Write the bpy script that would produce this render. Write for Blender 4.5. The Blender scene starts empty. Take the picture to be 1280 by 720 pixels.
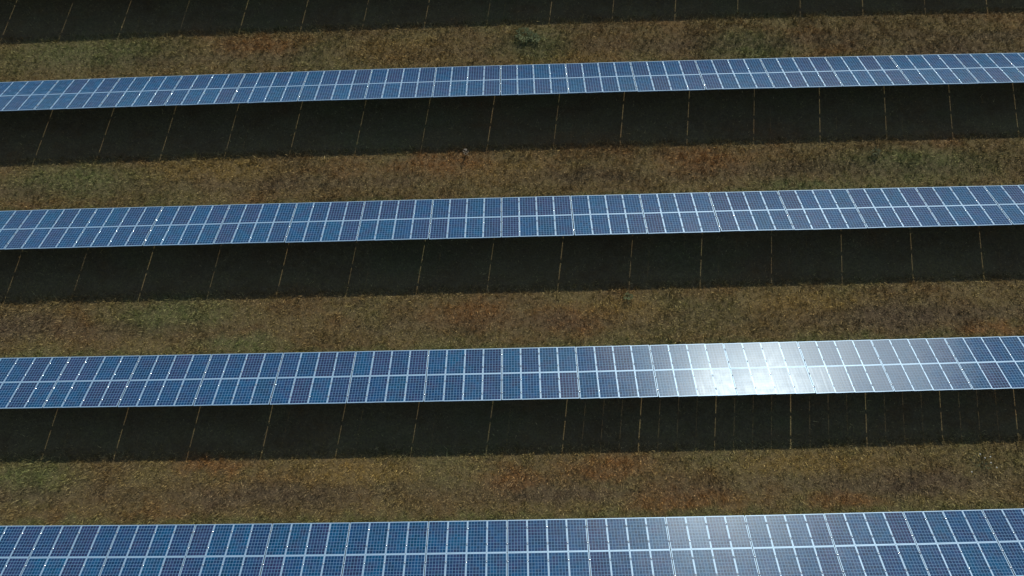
import bpy, bmesh, math, random
import numpy as np
from mathutils import Vector, Matrix, Euler

random.seed(7)
rng = np.random.default_rng(11)
S = bpy.context.scene
COL = S.collection

# ------------------------------------------------------------------ camera
CAM_H = 37.174
YAW, PITCH, ROLL = math.radians(-3.3805), math.radians(73.546), math.radians(-4.568)
FOC = 0.8405
cam_data = bpy.data.cameras.new("camera")
cam = bpy.data.objects.new("camera", cam_data)
COL.objects.link(cam)
cam_data.sensor_fit = 'HORIZONTAL'
cam_data.sensor_width = 36.0
cam_data.lens = 36.0 * FOC * 1000 / 1280
cam_data.clip_start = 0.5
cam_data.clip_end = 6000
fw = Vector((math.sin(YAW) * math.cos(PITCH), math.cos(YAW) * math.cos(PITCH), -math.sin(PITCH)))
r0 = Vector((math.cos(YAW), -math.sin(YAW), 0))
u0 = r0.cross(fw)
rv = math.cos(ROLL) * r0 + math.sin(ROLL) * u0
uv = -math.sin(ROLL) * r0 + math.cos(ROLL) * u0
M = Matrix.Identity(4)
for i in range(3):
    M[i][0], M[i][1], M[i][2] = rv[i], uv[i], -fw[i]
M.translation = (0, 0, CAM_H)
cam.matrix_world = M
S.camera = cam

# ------------------------------------------------------------------ sky, sun, exposure
SUN_EL, SUN_AZ = math.radians(33.4), math.radians(19.5)      # azimuth from +Y towards +X
world = bpy.data.worlds.new("World")
S.world = world
world.use_nodes = True
wn = world.node_tree
wn.nodes.clear()
sky = wn.nodes.new("ShaderNodeTexSky")
sky.sky_type = 'NISHITA'
sky.sun_disc = False
sky.sun_elevation = SUN_EL
sky.sun_rotation = SUN_AZ
sky.altitude = 200
sky.air_density = 1.0
sky.dust_density = 0.6
sky.ozone_density = 1.0
bg = wn.nodes.new("ShaderNodeBackground")
bg.inputs["Strength"].default_value = 0.085
wo = wn.nodes.new("ShaderNodeOutputWorld")
wn.links.new(sky.outputs[0], bg.inputs[0])
wn.links.new(bg.outputs[0], wo.inputs[0])

sun_data = bpy.data.lights.new("sun", 'SUN')
sun_data.energy = 3.2
sun_data.angle = math.radians(0.5)
sun_data.color = (1.0, 0.975, 0.90)
sun = bpy.data.objects.new("sun", sun_data)
COL.objects.link(sun)
sdir = Vector((math.sin(SUN_AZ) * math.cos(SUN_EL), math.cos(SUN_AZ) * math.cos(SUN_EL), math.sin(SUN_EL)))
sun.rotation_euler = sdir.to_track_quat('Z', 'Y').to_euler()
sun.location = (20, 60, 60)

S.view_settings.view_transform = 'Standard'
S.view_settings.look = 'None'
S.view_settings.exposure = -0.1
S.view_settings.gamma = 1.0

# ------------------------------------------------------------------ node helpers
class NT:
    def __init__(s, name):
        s.m = bpy.data.materials.new(name)
        s.m.use_nodes = True
        s.t = s.m.node_tree
        s.t.nodes.clear()
        s.out = s.t.nodes.new("ShaderNodeOutputMaterial")
    def n(s, typ, **kw):
        nd = s.t.nodes.new(typ)
        for k, v in kw.items():
            if k == 'ins':
                for kk, vv in v.items():
                    if isinstance(vv, bpy.types.NodeSocket):
                        s.t.links.new(vv, nd.inputs[kk])
                    else:
                        nd.inputs[kk].default_value = vv
            else:
                setattr(nd, k, v)
        return nd
    def math(s, op, a, b=0.0, c=None):
        d = {0: a, 1: b}
        if c is not None: d[2] = c
        return s.n("ShaderNodeMath", operation=op, ins=d).outputs[0]
    def mix(s, f, a, b, blend='MIX'):
        nd = s.n("ShaderNodeMix", data_type='RGBA', blend_type=blend)
        for k, v in ((0, f), (6, a), (7, b)):
            if isinstance(v, bpy.types.NodeSocket): s.t.links.new(v, nd.inputs[k])
            else: nd.inputs[k].default_value = v if k == 0 else (*v, 1.0) if len(v) == 3 else v
        return nd.outputs[2]
    def noise(s, vec, scale, detail=2.0, rough=0.5):
        return s.n("ShaderNodeTexNoise", ins={'Vector': vec, 'Scale': scale, 'Detail': detail, 'Roughness': rough}).outputs[0]
    def maprange(s, v, a, b, c=0.0, d=1.0):
        return s.n("ShaderNodeMapRange", ins={0: v, 1: a, 2: b, 3: c, 4: d}).outputs[0]
    def mapping(s, vec, scale=(1, 1, 1), loc=(0, 0, 0)):
        return s.n("ShaderNodeMapping", ins={'Vector': vec, 'Scale': scale, 'Location': loc}).outputs[0]
    def bsdf(s, **ins):
        b = s.n("ShaderNodeBsdfPrincipled", ins=ins)
        s.t.links.new(b.outputs[0], s.out.inputs[0])
        return b

# ------------------------------------------------------------------ materials
CW, CH = 0.1555, 0.1580           # cell pitch
def panel_material():
    t = NT("solar_cells")
    co = t.n("ShaderNodeTexCoord").outputs['Object']
    sx = t.n("ShaderNodeSeparateXYZ", ins={0: co})
    x = t.math('DIVIDE', t.math('ADD', sx.outputs[0], 3 * CW), CW)
    y = t.math('DIVIDE', t.math('ADD', sx.outputs[1], 5 * CH), CH)
    fx = t.math('ABSOLUTE', t.math('SUBTRACT', t.math('FRACT', x), 0.5))
    fy = t.math('ABSOLUTE', t.math('SUBTRACT', t.math('FRACT', y), 0.5))
    lx = t.maprange(fx, 0.435, 0.452)
    ly = t.maprange(fy, 0.445, 0.460)
    outx = t.math('GREATER_THAN', t.math('ABSOLUTE', sx.outputs[0]), 3 * CW)
    outy = t.math('GREATER_THAN', t.math('ABSOLUTE', sx.outputs[1]), 5 * CH)
    line = t.math('MAXIMUM', t.math('MAXIMUM', lx, ly), t.math('MAXIMUM', outx, outy))
    oi = t.n("ShaderNodeObjectInfo")
    cid = t.n("ShaderNodeCombineXYZ", ins={0: t.math('FLOOR', x), 1: t.math('FLOOR', y), 2: t.math('MULTIPLY', oi.outputs['Random'], 517.0)})
    wn_ = t.n("ShaderNodeTexWhiteNoise", noise_dimensions='3D', ins={'Vector': cid.outputs[0]})
    wn2 = t.n("ShaderNodeTexWhiteNoise", noise_dimensions='1D', ins={'W': t.math('MULTIPLY', oi.outputs['Random'], 91.7)})
    # whole panels come from different batches: deep blue, teal blue or violet
    pr = t.n("ShaderNodeValToRGB", ins={0: oi.outputs['Random']})
    cr = pr.color_ramp
    cr.interpolation = 'LINEAR'
    cr.elements[0].position = 0.0; cr.elements[0].color = (0.001, 0.059, 0.140, 1)
    cr.elements[1].position = 1.0; cr.elements[1].color = (0.018, 0.026, 0.084, 1)
    e = cr.elements.new(0.35); e.color = (0.001, 0.045, 0.130, 1)
    e = cr.elements.new(0.65); e.color = (0.004, 0.037, 0.112, 1)
    # soft blotches of violet inside a panel and cell-to-cell scatter
    loc = t.n("ShaderNodeVectorMath", operation='ADD', ins={0: co, 1: t.n("ShaderNodeCombineXYZ", ins={0: t.math('MULTIPLY', oi.outputs['Random'], 300.0), 1: 0.0, 2: 0.0}).outputs[0]}).outputs[0]
    bl = t.noise(loc, 1.6, 2.0)
    c = t.mix(t.maprange(bl, 0.45, 0.72, 0.0, 0.65), pr.outputs[0], (0.030, 0.024, 0.080))
    c = t.mix(t.maprange(bl, 0.42, 0.25, 0.0, 0.5), c, (0.001, 0.064, 0.130))
    br = t.math('ADD', t.maprange(wn_.outputs['Value'], 0, 1, 0.72, 1.25), t.maprange(wn2.outputs['Value'], 0, 1, -0.10, 0.10))
    c = t.mix(1.0, c, t.n("ShaderNodeCombineColor", ins={0: br, 1: br, 2: br}).outputs[0], 'MULTIPLY')
    grain = t.noise(loc, 60.0, 3.0, 0.7)
    c = t.mix(t.maprange(grain, 0.4, 0.7, 0.0, 0.15), c, (0.015, 0.07, 0.15))
    col = t.mix(line, c, (0.15, 0.29, 0.46))
    dust = t.noise(loc, 3.0, 4.0, 0.7)
    col = t.mix(t.maprange(dust, 0.45, 0.85, 0.0, 0.05), col, (0.30, 0.27, 0.22))
    rough = t.math('ADD', t.maprange(t.noise(loc, 2.2, 3.0), 0.3, 0.7, 0.255, 0.285), 0.0)
    bump = t.n("ShaderNodeBump", ins={'Strength': 0.35, 'Distance': 0.004, 'Height': t.noise(t.mapping(loc, (7.0, 0.5, 1.0)), 1.0, 2.0)})
    # silver sun glare painted into the colour of a few tables: duller, wider sheen, breaking up into speckle where it thins out
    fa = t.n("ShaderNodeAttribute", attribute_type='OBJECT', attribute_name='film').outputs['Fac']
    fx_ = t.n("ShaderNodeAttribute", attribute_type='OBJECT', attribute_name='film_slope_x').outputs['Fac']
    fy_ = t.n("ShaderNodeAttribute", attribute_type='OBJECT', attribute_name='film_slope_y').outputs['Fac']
    glare_film = t.math('ADD', fa, t.math('ADD', t.math('MULTIPLY', fx_, sx.outputs[0]), t.math('MULTIPLY', fy_, sx.outputs[1])))
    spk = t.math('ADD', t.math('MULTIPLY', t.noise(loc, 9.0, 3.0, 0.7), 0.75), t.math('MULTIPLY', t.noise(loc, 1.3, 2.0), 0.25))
    fm = t.math('MULTIPLY', t.maprange(t.math('SUBTRACT', glare_film, spk), -0.22, 0.26), t.maprange(glare_film, 0.1, 0.9, 0.75, 1.0))
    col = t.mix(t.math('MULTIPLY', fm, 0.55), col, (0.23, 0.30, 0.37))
    t.bsdf(**{'Base Color': col, 'Roughness': rough, 'IOR': 1.5, 'Sheen Weight': 0.24, 'Sheen Roughness': 0.45, 'Sheen Tint': (0.16, 0.60, 1.0, 1.0), 'Specular IOR Level': 0.22, 'Specular Tint': (0.80, 0.93, 1.0, 1.0), 'Normal': bump.outputs[0],
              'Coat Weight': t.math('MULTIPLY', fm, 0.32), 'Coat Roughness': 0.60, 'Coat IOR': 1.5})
    return t.m

def metal_material(name, col, rough, metallic=0.6, noise=0.12):
    t = NT(name)
    co = t.n("ShaderNodeTexCoord").outputs['Object']
    f = t.maprange(t.noise(co, 9.0, 4.0, 0.65), 0.3, 0.75)
    c = t.mix(f, col, tuple(v * (1 - noise * 2) for v in col))
    t.bsdf(**{'Base Color': c, 'Roughness': rough, 'Metallic': metallic})
    return t.m

PATCHES = {   # patches of one kind of growth: x, y, half length along the rows, half width
    "green": [(-20.38, 9.8, 4.03, 1.15), (1.08, 27.32, 2.32, 1.2), (-27.8, 27.79, 6.57, 1.36), (23.69, 18.28, 5.33, 1.06), (-27.84, 18.56, 4.64, 1.09), (-27.24, 0.79, 2.71, 1.26), (14.74, 26.64, 3.06, 1.07), (-16.21, 8.04, 2.78, 0.56), (16.7, 16.82, 2.87, 0.52)],
    "rust": [(-2.96, 9.35, 2.51, 0.94), (2.5, 8.99, 2.27, 0.84), (11.15, 18.8, 2.9, 0.96), (-4.42, 18.96, 2.94, 0.86), (4.29, 0.84, 2.55, 0.58), (-16.88, 1.44, 2.21, 0.51), (26.03, 7.84, 2.7, 0.64), (8.6, -0.86, 2.93, 0.64), (-16.58, 28.02, 3.19, 0.86), (-0.83, 0.32, 1.7, 0.65), (16.75, -1.0, 2.09, 0.4)],
    "ochre": [(-7.61, 27.04, 4.16, 0.96), (-8.99, 0.88, 3.46, 0.75), (14.92, 0.86, 4.24, 0.66), (-1.49, 18.33, 3.89, 0.75), (4.79, 9.41, 3.18, 0.84), (-19.28, 18.93, 4.54, 0.87), (16.16, 9.64, 3.63, 0.85), (2.69, 26.26, 3.58, 0.71)],
    "dark": [(20.99, 8.62, 4.06, 0.93), (-14.09, -0.35, 5.19, 0.57), (20.66, -0.26, 4.21, 0.56), (-29.18, 9.58, 2.91, 0.77), (1.69, -0.54, 3.79, 0.4), (28.16, 25.79, 4.09, 0.94)],
}
def ground_colour(t, pos):
    """matted autumn sward: dull olive and straw, with patches of moss green, rust, ochre and bare brown; position driven"""
    st = t.mapping(pos, (0.55, 1.0, 1.0))
    big = t.noise(st, 0.16, 3.0, 0.55)
    mid = t.noise(st, 0.55, 3.0, 0.6)
    sml = t.noise(pos, 2.2, 3.0, 0.65)
    gre = t.noise(t.mapping(st, (1, 1, 1), (31, 7, 3)), 0.22, 4.0, 0.6)
    rus = t.noise(t.mapping(st, (1, 1, 1), (-13, 57, 9)), 0.38, 4.0, 0.65)
    warp = t.n("ShaderNodeTexNoise", ins={'Vector': pos, 'Scale': 0.7, 'Detail': 4.0, 'Roughness': 0.65}).outputs['Color']
    wv = t.n("ShaderNodeVectorMath", operation='MULTIPLY_ADD', ins={0: warp, 1: (2.6, 2.0, 0.0), 2: (-1.3, -1.0, 0.0)}).outputs[0]
    pw = t.n("ShaderNodeVectorMath", operation='ADD', ins={0: pos, 1: wv}).outputs[0]
    def patch(key, lo=0.45, hi=1.35):
        m = None
        for x, y, rx, ry in PATCHES[key]:
            q = t.mapping(pw, (1 / rx, 1 / ry, 0.0), (-x / rx, -y / ry, 0.0))
            l = t.n("ShaderNodeVectorMath", operation='LENGTH', ins={0: q}).outputs['Value']
            m = l if m is None else t.math('MINIMUM', m, l)
        return t.maprange(m, lo, hi, 1.0, 0.0)
    c = t.mix(t.maprange(mid, 0.36, 0.64), G_BROWN, G_STRAW)
    c = t.mix(t.maprange(rus, 0.54, 0.70, 0.0, 0.5), c, G_RUST)
    c = t.mix(t.maprange(gre, 0.52, 0.68, 0.0, 0.5), c, G_GREEN)
    c = t.mix(t.math('MULTIPLY', patch("ochre"), 0.75), c, G_OCHRE)
    c = t.mix(t.math('MULTIPLY', patch("rust"), 0.8), c, G_RUST)
    c = t.mix(t.math('MULTIPLY', patch("dark"), 0.75), c, G_BARE)
    c = t.mix(t.math('MULTIPLY', patch("green"), 0.9), c, G_GREEN)
    # drip line greener, wheel rut bare; both follow the rows
    sp = t.n("ShaderNodeSeparateXYZ", ins={0: pos})
    yy = t.math('SUBTRACT', sp.outputs[1], t.math('MULTIPLY', t.math('MULTIPLY', sp.outputs[0], sp.outputs[0]), 1.74e-4))
    lane = t.math('MULTIPLY', t.math('FRACT', t.math('DIVIDE', t.math('ADD', yy, 4.685 + 9.04 * 4), 9.04)), 9.04)
    wob = t.math('ADD', lane, t.maprange(t.noise(pos, 0.8, 3.0), 0.2, 0.8, -0.45, 0.45))
    rut = t.math('MULTIPLY', t.maprange(t.math('ABSOLUTE', t.math('SUBTRACT', wob, 4.55)), 0.2, 0.7, 1.0, 0.0), t.maprange(big, 0.38, 0.62, 0.1, 0.6))
    drip = t.math('MULTIPLY', t.maprange(t.math('ABSOLUTE', t.math('SUBTRACT', wob, 2.9)), 0.2, 0.6, 1.0, 0.0), 0.65)
    c = t.mix(drip, c, G_DRIP)
    c = t.mix(rut, c, G_BARE)
    c = t.mix(t.maprange(sml, 0.35, 0.7, 0.0, 0.45), c, G_PALE)
    return c
G_BROWN, G_STRAW = (0.205, 0.133, 0.050), (0.262, 0.200, 0.074)
G_RUST, G_OCHRE = (0.300, 0.140, 0.044), (0.320, 0.208, 0.058)
G_GREEN, G_DRIP = (0.172, 0.192, 0.066), (0.140, 0.164, 0.054)
G_BARE, G_PALE = (0.145, 0.100, 0.060), (0.325, 0.250, 0.125)

def soil_material():
    t = NT("dry_soil_and_litter")
    pos = t.n("ShaderNodeNewGeometry").outputs['Position']
    c = ground_colour(t, pos)
    c = t.mix(t.maprange(t.noise(pos, 9.0, 4.0, 0.7), 0.35, 0.65, 0.1, 0.7), c, (0.085, 0.060, 0.038))
    bump = t.n("ShaderNodeBump", ins={'Strength': 0.9, 'Distance': 0.08, 'Height': t.noise(pos, 7.0, 5.0, 0.7)})
    t.bsdf(**{'Base Color': c, 'Roughness': 0.95, 'Specular IOR Level': 0.1, 'Normal': bump.outputs[0]})
    return t.m

def grass_material():
    t = NT("autumn_grass_blades")
    g = t.n("ShaderNodeNewGeometry")
    c = ground_colour(t, g.outputs['Position'])
    ri = g.outputs['Random Per Island']
    v = t.n("ShaderNodeValToRGB", ins={0: ri})
    cr = v.color_ramp
    cr.elements[0].color = (0.50, 0.50, 0.48, 1)
    cr.elements[1].color = (3.6, 3.6, 3.5, 1)
    e = cr.elements.new(0.55); e.color = (1.0, 1.0, 1.0, 1)
    e = cr.elements.new(0.90); e.color = (1.9, 1.9, 1.85, 1)
    c = t.mix(1.0, c, v.outputs[0], 'MULTIPLY')
    t.bsdf(**{'Base Color': c, 'Roughness': 0.8, 'Specular IOR Level': 0.15})
    return t.m

def plain_material(name, a, b, scale=14.0, rough=0.8):
    t = NT(name)
    co = t.n("ShaderNodeTexCoord").outputs['Object']
    c = t.mix(t.maprange(t.noise(co, scale, 3.0), 0.35, 0.65), a, b)
    t.bsdf(**{'Base Color': c, 'Roughness': rough, 'Specular IOR Level': 0.2})
    return t.m

M_cells = panel_material()
M_frame = metal_material("anodised_aluminium", (0.40, 0.58, 0.74), 0.45, 0.2, 0.05)
M_clamp = metal_material("bright_clamp_metal", (0.62, 0.72, 0.80), 0.155, 0.7, 0.03)
M_back = plain_material("white_backsheet", (0.55, 0.55, 0.55), (0.50, 0.50, 0.50))
M_steel = metal_material("galvanised_steel", (0.20, 0.205, 0.21), 0.6, 0.5)
M_soil = soil_material()
M_grass = grass_material()
M_leaf_grey = plain_material("grey_green_leaf", (0.10, 0.125, 0.048), (0.17, 0.185, 0.09))
M_leaf_green = plain_material("dull_green_leaf", (0.075, 0.085, 0.035), (0.12, 0.12, 0.06))
M_straw = plain_material("dead_straw", (0.30, 0.26, 0.20), (0.20, 0.165, 0.12))
M_petal = plain_material("white_petal", (0.62, 0.60, 0.52), (0.50, 0.48, 0.42))
M_stem = plain_material("brown_stem", (0.09, 0.065, 0.04), (0.06, 0.045, 0.03))

# ------------------------------------------------------------------ mesh helpers
def mesh_from(name, verts, faces, mats, fmat=None, smooth=False):
    me = bpy.data.meshes.new(name)
    me.from_pydata([tuple(v) for v in verts], [], faces)
    for m in mats: me.materials.append(m)
    if fmat:
        for p, k in zip(me.polygons, fmat): p.material_index = k
    if smooth:
        for p in me.polygons: p.use_smooth = True
    me.update()
    return me

def box_data(x0, x1, y0, y1, z0, z1):
    v = [(x0, y0, z0), (x1, y0, z0), (x1, y1, z0), (x0, y1, z0), (x0, y0, z1), (x1, y0, z1), (x1, y1, z1), (x0, y1, z1)]
    f = [(3, 2, 1, 0), (4, 5, 6, 7), (0, 1, 5, 4), (1, 2, 6, 5), (2, 3, 7, 6), (3, 0, 4, 7)]
    return v, f

def join_data(parts):
    V, F = [], []
    for v, f in parts:
        o = len(V)
        V += v
        F += [tuple(i + o for i in q) for q in f]
    return V, F

def new_obj(name, data, parent=None, matrix=None):
    o = bpy.data.objects.new(name, data)
    COL.objects.link(o)
    if parent is not None: o.parent = parent
    if matrix is not None: o.matrix_basis = matrix
    return o

# ------------------------------------------------------------------ terrain
def ground_z(x):
    """the field is gently crowned across the rows"""
    x = np.asarray(x, dtype=float)
    a = np.abs(x)
    return np.where(a < 45, -4.885e-4 * a * a, -4.885e-4 * (45 * 45 + 2 * 45 * (a - 45)) * 1.0)
def bend(x):
    x = np.clip(x, -45, 45)
    return 1.74e-4 * x * x

inner = np.arange(-45, 45.1, 1.5)
outer = np.array([60, 90, 140, 220, 340, 520, 800, 1200.0])
gx = np.concatenate([-outer[::-1], inner, outer])
gy = np.concatenate([-outer[::-1], np.arange(-45, 60.1, 3.0), outer[1:]])
gz = ground_z(np.clip(gx, -60, 60))
V = [(x, y, z) for y in gy for x, z in zip(gx, gz)]
nx = len(gx)
F = [(j * nx + i, j * nx + i + 1, (j + 1) * nx + i + 1, (j + 1) * nx + i) for j in range(len(gy) - 1) for i in range(nx - 1)]
ground = new_obj("ground", mesh_from("ground", V, F, [M_soil], smooth=True))
ground["kind"] = "structure"
ground["label"] = "patchy brown and olive field under the rows of solar panels"

# ------------------------------------------------------------------ solar tables
P_TABLE = 4.07                     # table pitch along a row
PW, PH, PT = 0.998, 1.658, 0.038   # module size
GAP = 0.0135
TILT = math.radians(25.216)
SLOPE = 3.33
LOW = 0.50                         # height of the low edge

def panel_meshes():
    lip = 0.028
    a, b = PW / 2, PH / 2
    v, f = box_data(-a + lip, a - lip, -b + lip, b - lip, -0.004, 0.0)
    lam = mesh_from("solar_panel", v, f, [M_cells, M_back], [1, 0, 1, 1, 1, 1])
    top, bot, inn = 0.0035, -PT, 0.0005
    V = []
    for (p, q) in ((a, b), (a - lip, b - lip)):
        for z in (top, bot):
            V += [(-p, -q, z), (p, -q, z), (p, q, z), (-p, q, z)]
    F = []
    for i in range(4):
        j = (i + 1) % 4
        F += [(i, j, 8 + j, 8 + i), (4 + j, 4 + i, 12 + i, 12 + j), (4 + i, 4 + j, j, i), (8 + i, 8 + j, 12 + j, 12 + i)]
    frame = mesh_from("frame", V, F, [M_frame])
    return lam, frame

ME_lam, ME_frame = panel_meshes()

def clamp_mesh():
    """mid and end clamps: little half-round caps sitting over the joints"""
    parts = []
    xs = [-2 * PW - 1.5 * GAP - 0.006, -PW - GAP, 0.0, PW + GAP, 2 * PW + 1.5 * GAP + 0.006]
    for x in xs:
        for y in (-1.25, -0.43, 0.43, 1.25):
            seg = 6
            Vv, Ff = [], []
            r, half = 0.038, math.radians(38)
            for yy in (y - 0.05, y + 0.05):
                for k in range(seg + 1):
                    an = half * (1 - 2 * k / seg)
                    Vv.append((x + r * math.sin(an) / math.sin(half), yy, 0.006 + r * (math.cos(an) - math.cos(half)) / math.sin(half)))
            n = seg + 1
            for k in range(seg):
                Ff.append((k + 1, k, n + k, n + k + 1))
            Ff.append(tuple(range(n)))
            Ff.append(tuple(range(2 * n - 1, n - 1, -1)))
            parts.append((Vv, Ff))
    v, f = join_data(parts)
    me = mesh_from("clamps", v, f, [M_clamp])
    for p in me.polygons: p.use_smooth = len(p.vertices) == 4
    return me
ME_clamp = clamp_mesh()

def c_section(length, w, h, tk):
    """open channel along X"""
    return join_data([box_data(-length / 2, length / 2, -w / 2, w / 2, -tk, 0),
                      box_data(-length / 2, length / 2, -w / 2, -w / 2 + tk, -h, -tk),
                      box_data(-length / 2, length / 2, w / 2 - tk, w / 2, -h, -tk)])
v, f = c_section(4.066, 0.05, 0.07, 0.006)
ME_purlin = mesh_from("purlin", v, f, [M_steel])
v, f = join_data([box_data(-0.03, 0.03, -1.5, 1.5, -0.10, -0.092), box_data(-0.004, 0.004, -1.5, 1.5, -0.092, -0.008), box_data(-0.03, 0.03, -1.5, 1.5, -0.008, 0.0)])
ME_rafter = mesh_from("rafter", v, f, [M_steel])
def post_mesh(h):
    v, f = join_data([box_data(-0.045, -0.037, -0.04, 0.04, -0.4, h), box_data(-0.037, 0.037, -0.004, 0.004, -0.4, h), box_data(0.037, 0.045, -0.04, 0.04, -0.4, h)])
    return mesh_from("post", v, f, [M_steel])

RX = Matrix.Rotation(-TILT, 4, 'X')
MIDZ = LOW + 0.5 * SLOPE * math.sin(TILT)
PLANE = Matrix.Translation((0, 0, MIDZ)) @ RX           # table plane, origin over the base point
def plane_at(x, y, z=0.0): return PLANE @ Matrix.Translation((x, y, z))
def under_height(yplan):                                 # underside of the rafters above plan offset y
    return MIDZ - yplan * math.tan(TILT) - 0.20 / math.cos(TILT)
ME_post = {y: post_mesh(under_height(y)) for y in (-0.22, 0.95)}

def make_table():
    root = bpy.data.objects.new("solar_table", None)
    COL.objects.link(root)
    root.empty_display_size = 0.3
    for j in (0, 1):
        for i in range(4):
            x = (i - 1.5) * (PW + GAP)
            y = (-1 if j == 0 else 1) * (PH / 2 + 0.006)
            p = new_obj("solar_panel", ME_lam, root, plane_at(x, y))
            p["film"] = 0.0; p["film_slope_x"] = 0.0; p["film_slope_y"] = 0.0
            new_obj("frame", ME_frame, p)
    cl = new_obj("clamps", ME_clamp, root, plane_at(0, 0))
    cl["kind"] = "stuff"
    for y in (-1.25, -0.43, 0.43, 1.25):
        new_obj("purlin", ME_purlin, root, plane_at(0, y, -PT - 0.002))
    for x in (-1.2, 1.2):
        new_obj("rafter", ME_rafter, root, plane_at(x, 0, -PT - 0.075))
        for y in (-0.22, 0.95):
            new_obj("post", ME_post[y], root, Matrix.Translation((x, y, 0)))
    return root

def copy_tree(o, parent=None):
    c = o.copy()
    COL.objects.link(c)
    if parent is not None:
        c.parent = parent
        c.matrix_parent_inverse = o.matrix_parent_inverse.copy()
    for ch in o.children: copy_tree(ch, c)
    return c

# rows: (y of the high edge, x of joint 0, first table, last table in view, text)
ROWS = [
    (31.50, -1.05, -9, 8, None, "row above the photo"),
    (22.438, -1.094, -8, 7, "farthest visible row", "solar tables in the farthest row"),
    (13.395, -1.156, -8, 7, "second row from the top", "solar tables in the second row from the top"),
    (4.326, -1.252, -7, 6, "second row from the bottom", "solar tables in the second row from the bottom"),
    (-4.685, -1.110, -7, 6, "nearest row at the bottom edge", "solar tables in the nearest row"),
]
ORD2 = "first second third fourth fifth sixth seventh eighth ninth tenth eleventh twelfth thirteenth fourteenth fifteenth sixteenth seventeenth eighteenth nineteenth twentieth".split()
ORD = ["first", "second", "third", "fourth", "fifth", "sixth", "seventh", "eighth", "ninth"]
SPECIAL = {
    (3, 3): "solar table washed nearly white by the brightest sun glare",
    (3, 2): "silvery solar table glowing at its lower right, directly left of the brightest glare",
    (3, 1): "greyish lilac solar table two places left of the brightest glare",
    (3, 4): "silver grey solar table directly right of the brightest glare",
    (3, 5): "speckled grey solar table two places right of the brightest glare",
    (3, 6): "blue solar table cut by the right edge, in the row with the white glare",
    (4, 2): "solar table in the nearest row with a pale glow along its top edge",
    (4, 3): "solar table directly right of the pale glow in the nearest row",
}
def table_label(r, k, k0, k1):
    if (r, k) in SPECIAL: return SPECIAL[(r, k)]
    t = ROWS[r][4]
    nl, nr = k - k0, k1 - k
    if nl == 0: return "blue solar table cut by the left edge in the %s" % t
    if nr == 0: return "blue solar table cut by the right edge in the %s" % t
    if nl <= nr: return "blue solar table, %s from the left in the %s" % (ORD[nl], t)
    return "blue solar table, %s from the right in the %s" % (ORD[nr], t)

proto = None
HALF = 0.5 * SLOPE * math.cos(TILT)
tr = random.Random(5)
for r, (yr, x0, k0, k1, txt, grp) in enumerate(ROWS):
    for k in range(k0 - 1, k1 + 2):
        inview = txt is not None and k0 <= k <= k1
        xc = x0 + (k + 0.5) * P_TABLE
        if proto is None:
            proto = make_table(); o = proto
        else:
            o = copy_tree(proto)
        yc = yr + HALF + float(bend(xc))
        o.location = (xc, yc, float(ground_z(xc)) + tr.gauss(0, 0.004))
        o.rotation_euler = (math.radians(tr.gauss(0, 0.15) + (0.15 if r == 3 and k > 0 else 0.0)), math.atan(2 * 4.885e-4 * xc) + math.radians(tr.gauss(0, 0.15)), math.atan(2 * 1.74e-4 * xc))
        # no two modules are clamped down at exactly the same angle
        for ch in o.children:
            if ch.name.startswith("solar_panel"):
                ch.matrix_basis = ch.matrix_basis @ Matrix.Rotation(math.radians(tr.gauss(0, 0.28) - (1.4 if r == 3 and k > 0 else 0.0)), 4, 'Y') @ Matrix.Rotation(math.radians(tr.gauss(0, 0.15)), 4, 'X')
        # the painted glare is strongest on the lower right half of the second row and frays out at its ends
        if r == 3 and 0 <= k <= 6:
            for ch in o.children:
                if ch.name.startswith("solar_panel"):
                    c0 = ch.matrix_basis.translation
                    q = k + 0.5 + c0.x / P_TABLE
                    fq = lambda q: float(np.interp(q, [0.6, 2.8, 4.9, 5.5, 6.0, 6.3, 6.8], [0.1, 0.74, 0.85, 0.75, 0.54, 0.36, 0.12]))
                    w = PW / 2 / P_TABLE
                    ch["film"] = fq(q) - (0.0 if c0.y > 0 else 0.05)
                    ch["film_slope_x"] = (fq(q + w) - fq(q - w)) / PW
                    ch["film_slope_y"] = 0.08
        if r == 4 and 0 <= k <= 5:                           # fainter painted glare on the nearest row
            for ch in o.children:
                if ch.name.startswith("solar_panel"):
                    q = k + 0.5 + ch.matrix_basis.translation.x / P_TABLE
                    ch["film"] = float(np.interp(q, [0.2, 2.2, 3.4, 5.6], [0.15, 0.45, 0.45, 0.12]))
        if inview:
            o["label"] = table_label(r, k, k0, k1)
            o["group"] = grp
        elif txt is None:
            o["label"] = ("solar table hidden above the top edge, %s shadow from the left" % ORD2[k - k0 + 1])
            o["group"] = "solar tables above the photo"
        else:
            o["label"] = "solar table just outside the %s edge in the %s" % ("left" if k < k0 else "right", txt)
            o["group"] = grp
        o["category"] = "solar panels"

# ------------------------------------------------------------------ grass (nobody could count it)
def value_noise(x, y, cell, seed):
    g = np.random.default_rng(seed).random((256, 256))
    u, v = x / cell, y / cell
    i, j = np.floor(u).astype(int), np.floor(v).astype(int)
    a, b = u - i, v - j
    a, b = a * a * (3 - 2 * a), b * b * (3 - 2 * b)
    G = lambda p, q: g[p % 256, q % 256]
    return (G(i, j) * (1 - a) + G(i + 1, j) * a) * (1 - b) + (G(i, j + 1) * (1 - a) + G(i + 1, j + 1) * a) * b

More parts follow.
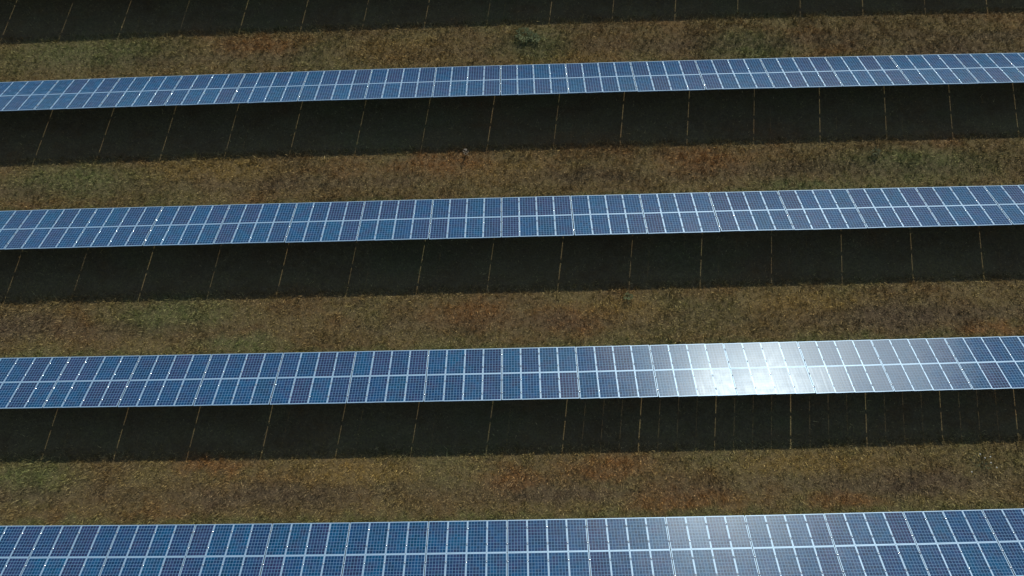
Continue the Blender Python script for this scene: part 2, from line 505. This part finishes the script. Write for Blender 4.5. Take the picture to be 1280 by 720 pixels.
N_STALK = 700
def grass_points():
    X, Y = [], []
    ys = [-13.7] + [r[0] for r in ROWS[:0:-1]] + [ROWS[0][0]]
    for a, yr in enumerate(ys[1:]):
        lo, hi = (ys[a] + 2 * HALF - 0.3), yr - 2.3        # lit strip between two rows
        lo = max(lo, -7.5)
        xa = 27 + max(0.0, (hi + 5)) * 0.27
        area = (2 * xa + 4) * (hi - lo)
        n = int(area * 950)
        X.append(rng.uniform(-xa - 3, xa + 1, n)); Y.append(rng.uniform(lo, hi, n))
        n = int((2 * xa + 4) * 3.4 * 45)
        X.append(rng.uniform(-xa - 3, xa + 1, n)); Y.append(rng.uniform(hi, hi + 3.4, n))
    X, Y = np.concatenate(X), np.concatenate(Y)
    # gather half of the blades into tussocks
    m = rng.random(len(X)) < 0.5
    cx, cy = np.round(X[m] / 0.35), np.round(Y[m] / 0.35)
    h = np.abs(np.sin(cx * 12.9898 + cy * 78.233) * 43758.5453) % 1
    h2 = np.abs(np.sin(cx * 39.3468 + cy * 11.135) * 24634.6345) % 1
    s = rng.normal(0, 0.06, (2, m.sum()))
    X[m] = (cx + h - 0.5) * 0.35 + s[0]; Y[m] = (cy + h2 - 0.5) * 0.35 + s[1]
    sx_ = rng.uniform(-37, 36, N_STALK)
    sy_ = np.array([ROWS[i][0] for i in rng.integers(0, 4, N_STALK)]) - 2.78 + np.abs(rng.normal(0, 0.22, N_STALK))
    X, Y = np.concatenate([X, sx_]), np.concatenate([Y, sy_])
    Y = Y + bend(X)
    return X, Y

def build_grass():
    X, Y = grass_points()
    n = len(X)
    tall = 0.55 + 0.9 * value_noise(X + 500, Y + 500, 1.7, 3) * value_noise(X + 500, Y + 500, 0.5, 4) * 2
    # two wheel ruts run along each lane: shorter there
    Ln = rng.gamma(4.0, 0.028, n) * tall
    Ln = np.clip(Ln, 0.03, 0.34)
    W = rng.uniform(0.012, 0.032, n)
    az = rng.uniform(0, 2 * np.pi, n)
    lean = rng.uniform(0.15, 1.35, n)                        # from upright
    Z = ground_z(X) - 0.005
    d = np.stack([np.cos(az) * np.sin(lean), np.sin(az) * np.sin(lean), np.cos(lean)], 1)
    s = np.stack([-np.sin(az), np.cos(az), np.zeros(n)], 1)
    # dead stalks along the shadow edges, their tips reaching up into the sun
    k = np.zeros(n, bool); k[-N_STALK:] = True
    Ln[k] = rng.uniform(0.22, 0.5, N_STALK); W[k] = rng.uniform(0.015, 0.035, N_STALK); lean[k] = rng.uniform(0.05, 0.6, N_STALK)
    B = np.stack([X, Y, Z], 1)
    co = np.empty((n, 3, 3), dtype=np.float32)
    co[:, 0] = B - s * W[:, None] / 2
    co[:, 1] = B + s * W[:, None] / 2
    co[:, 2] = B + d * Ln[:, None]
    me = bpy.data.meshes.new("grass")
    me.vertices.add(3 * n); me.loops.add(3 * n); me.polygons.add(n)
    me.vertices.foreach_set("co", co.ravel())
    me.loops.foreach_set("vertex_index", np.arange(3 * n, dtype=np.int32))
    me.polygons.foreach_set("loop_start", np.arange(0, 3 * n, 3, dtype=np.int32))
    me.polygons.foreach_set("loop_total", np.full(n, 3, dtype=np.int32))
    me.materials.append(M_grass)
    me.update(calc_edges=True)
    o = new_obj("grass", me)
    o["kind"] = "stuff"
    o["label"] = "short brown, rust and olive autumn grass between the solar rows"
    print("grass blades", n)
build_grass()

# ------------------------------------------------------------------ single weeds that stand out
def leaf_cluster(n, rad, height, ln, wd, rnd, flat=0.85):
    V, F = [], []
    for _ in range(n):
        a = rnd.uniform(0, 2 * math.pi)
        q = rad * math.sqrt(rnd.random()) * 0.8
        z = rnd.uniform(0.15, 1.0) * height * (1 - 0.5 * (q / rad) ** 2)
        b = Vector((q * math.cos(a), q * math.sin(a), z))
        a2 = a + rnd.uniform(-0.9, 0.9)
        up = rnd.uniform(-0.2, 0.9) * (1 - flat) + 0.15
        d = Vector((math.cos(a2), math.sin(a2), up)).normalized()
        s = d.cross(Vector((0, 0, 1))).normalized()
        u = s.cross(d)
        l, w = ln * rnd.uniform(0.6, 1.2), wd * rnd.uniform(0.7, 1.2)
        o = len(V)
        V += [b, b + d * l * 0.45 + s * w / 2 + u * l * 0.1, b + d * l, b + d * l * 0.45 - s * w / 2 + u * l * 0.1, b + d * l * 0.5]
        F += [(o, o + 1, o + 4), (o + 1, o + 2, o + 4), (o + 2, o + 3, o + 4), (o + 3, o, o + 4)]
    return V, F

def stems_data(n, rad, height, rnd, w=0.012):
    V, F = [], []
    for _ in range(n):
        a = rnd.uniform(0, 2 * math.pi)
        t = Vector((rad * rnd.uniform(0.1, 0.8) * math.cos(a), rad * rnd.uniform(0.1, 0.8) * math.sin(a), height * rnd.uniform(0.7, 1.0)))
        o = len(V)
        for base, q in ((Vector((t.x * 0.15, t.y * 0.15, -0.03)), w), (t, w * 0.5)):
            for k in range(3):
                V.append(base + Vector((q * math.cos(k * 2.094), q * math.sin(k * 2.094), 0)))
        for k in range(3):
            j = (k + 1) % 3
            F.append((o + k, o + j, o + 3 + j, o + 3 + k))
    return V, F

def weed(name, x, y, rad, height, leaves, ln, wd, mat, label, cat, seed, heads=None):
    rnd = random.Random(seed)
    root = bpy.data.objects.new(name, None)
    COL.objects.link(root)
    root.location = (x, y, float(ground_z(x)))
    root["label"] = label; root["category"] = cat
    v, f = stems_data(7, rad, height * 0.9, rnd)
    new_obj("stems", mesh_from("stems", v, f, [M_stem]), root)
    v, f = leaf_cluster(leaves, rad, height, ln, wd, rnd)
    new_obj("foliage", mesh_from("foliage", v, f, [mat]), root)
    if heads:
        for (hx, hy, hz, hr, hm) in heads:
            V, F = [(0, 0, 0.02)], []
            m = 8
            for k in range(m):
                rr = hr * (1 if k % 2 == 0 else 0.6)
                V.append((rr * math.cos(2 * math.pi * k / m), rr * math.sin(2 * math.pi * k / m), 0.0))
            V.append((0, 0, -hr * 0.7))
            for k in range(m):
                j = (k + 1) % m
                F += [(0, 1 + k, 1 + j), (m + 1, 1 + j, 1 + k)]
            new_obj("flower_head", mesh_from("flower_head", V, F, [hm]), root, Matrix.Translation((hx, hy, hz)))
    return root

weed("weed_plant", 0.42, 27.9, 0.55, 0.40, 130, 0.20, 0.08, M_leaf_grey, "tall grey green leafy weed at the topmost shadow's edge, by the green patch", "weed", 1)
weed("weed_plant", 1.15, 27.6, 0.30, 0.36, 60, 0.18, 0.09, M_leaf_grey, "smaller pale weed just right of the tall grey green weed", "weed", 2)
weed("dead_weed", -3.30, 19.55, 0.14, 0.62, 22, 0.12, 0.05, M_straw, "pale dead weed sticking up into the sun at the second shadow's lower edge", "weed", 3,
     heads=[(0.02, 0.0, 0.64, 0.09, M_straw), (-0.07, 0.05, 0.58, 0.06, M_straw)])
weed("flowering_weed", 24.1, 0.85, 0.55, 0.30, 40, 0.14, 0.05, M_leaf_green, "low weed with scattered small white flowers near the right edge", "weed", 4,
     heads=[(rx, ry, rz, 0.05, M_petal) for rx, ry, rz in ((-0.15, 0.35, 0.32), (0.33, -0.1, 0.3), (-0.75, -0.55, 0.28), (0.1, 0.15, 0.26), (0.62, -0.35, 0.24), (0.4, 0.2, 0.25))])
weed("weed_plant", 21.5, 19.0, 0.26, 0.40, 50, 0.17, 0.08, M_leaf_green, "yellow green weed tuft at the shadow's edge near the right end of the second strip", "weed", 6)
weed("weed_plant", 5.95, 10.25, 0.22, 0.40, 40, 0.15, 0.07, M_leaf_grey, "small grey weed at the middle shadow's lower edge, right of centre", "weed", 8)
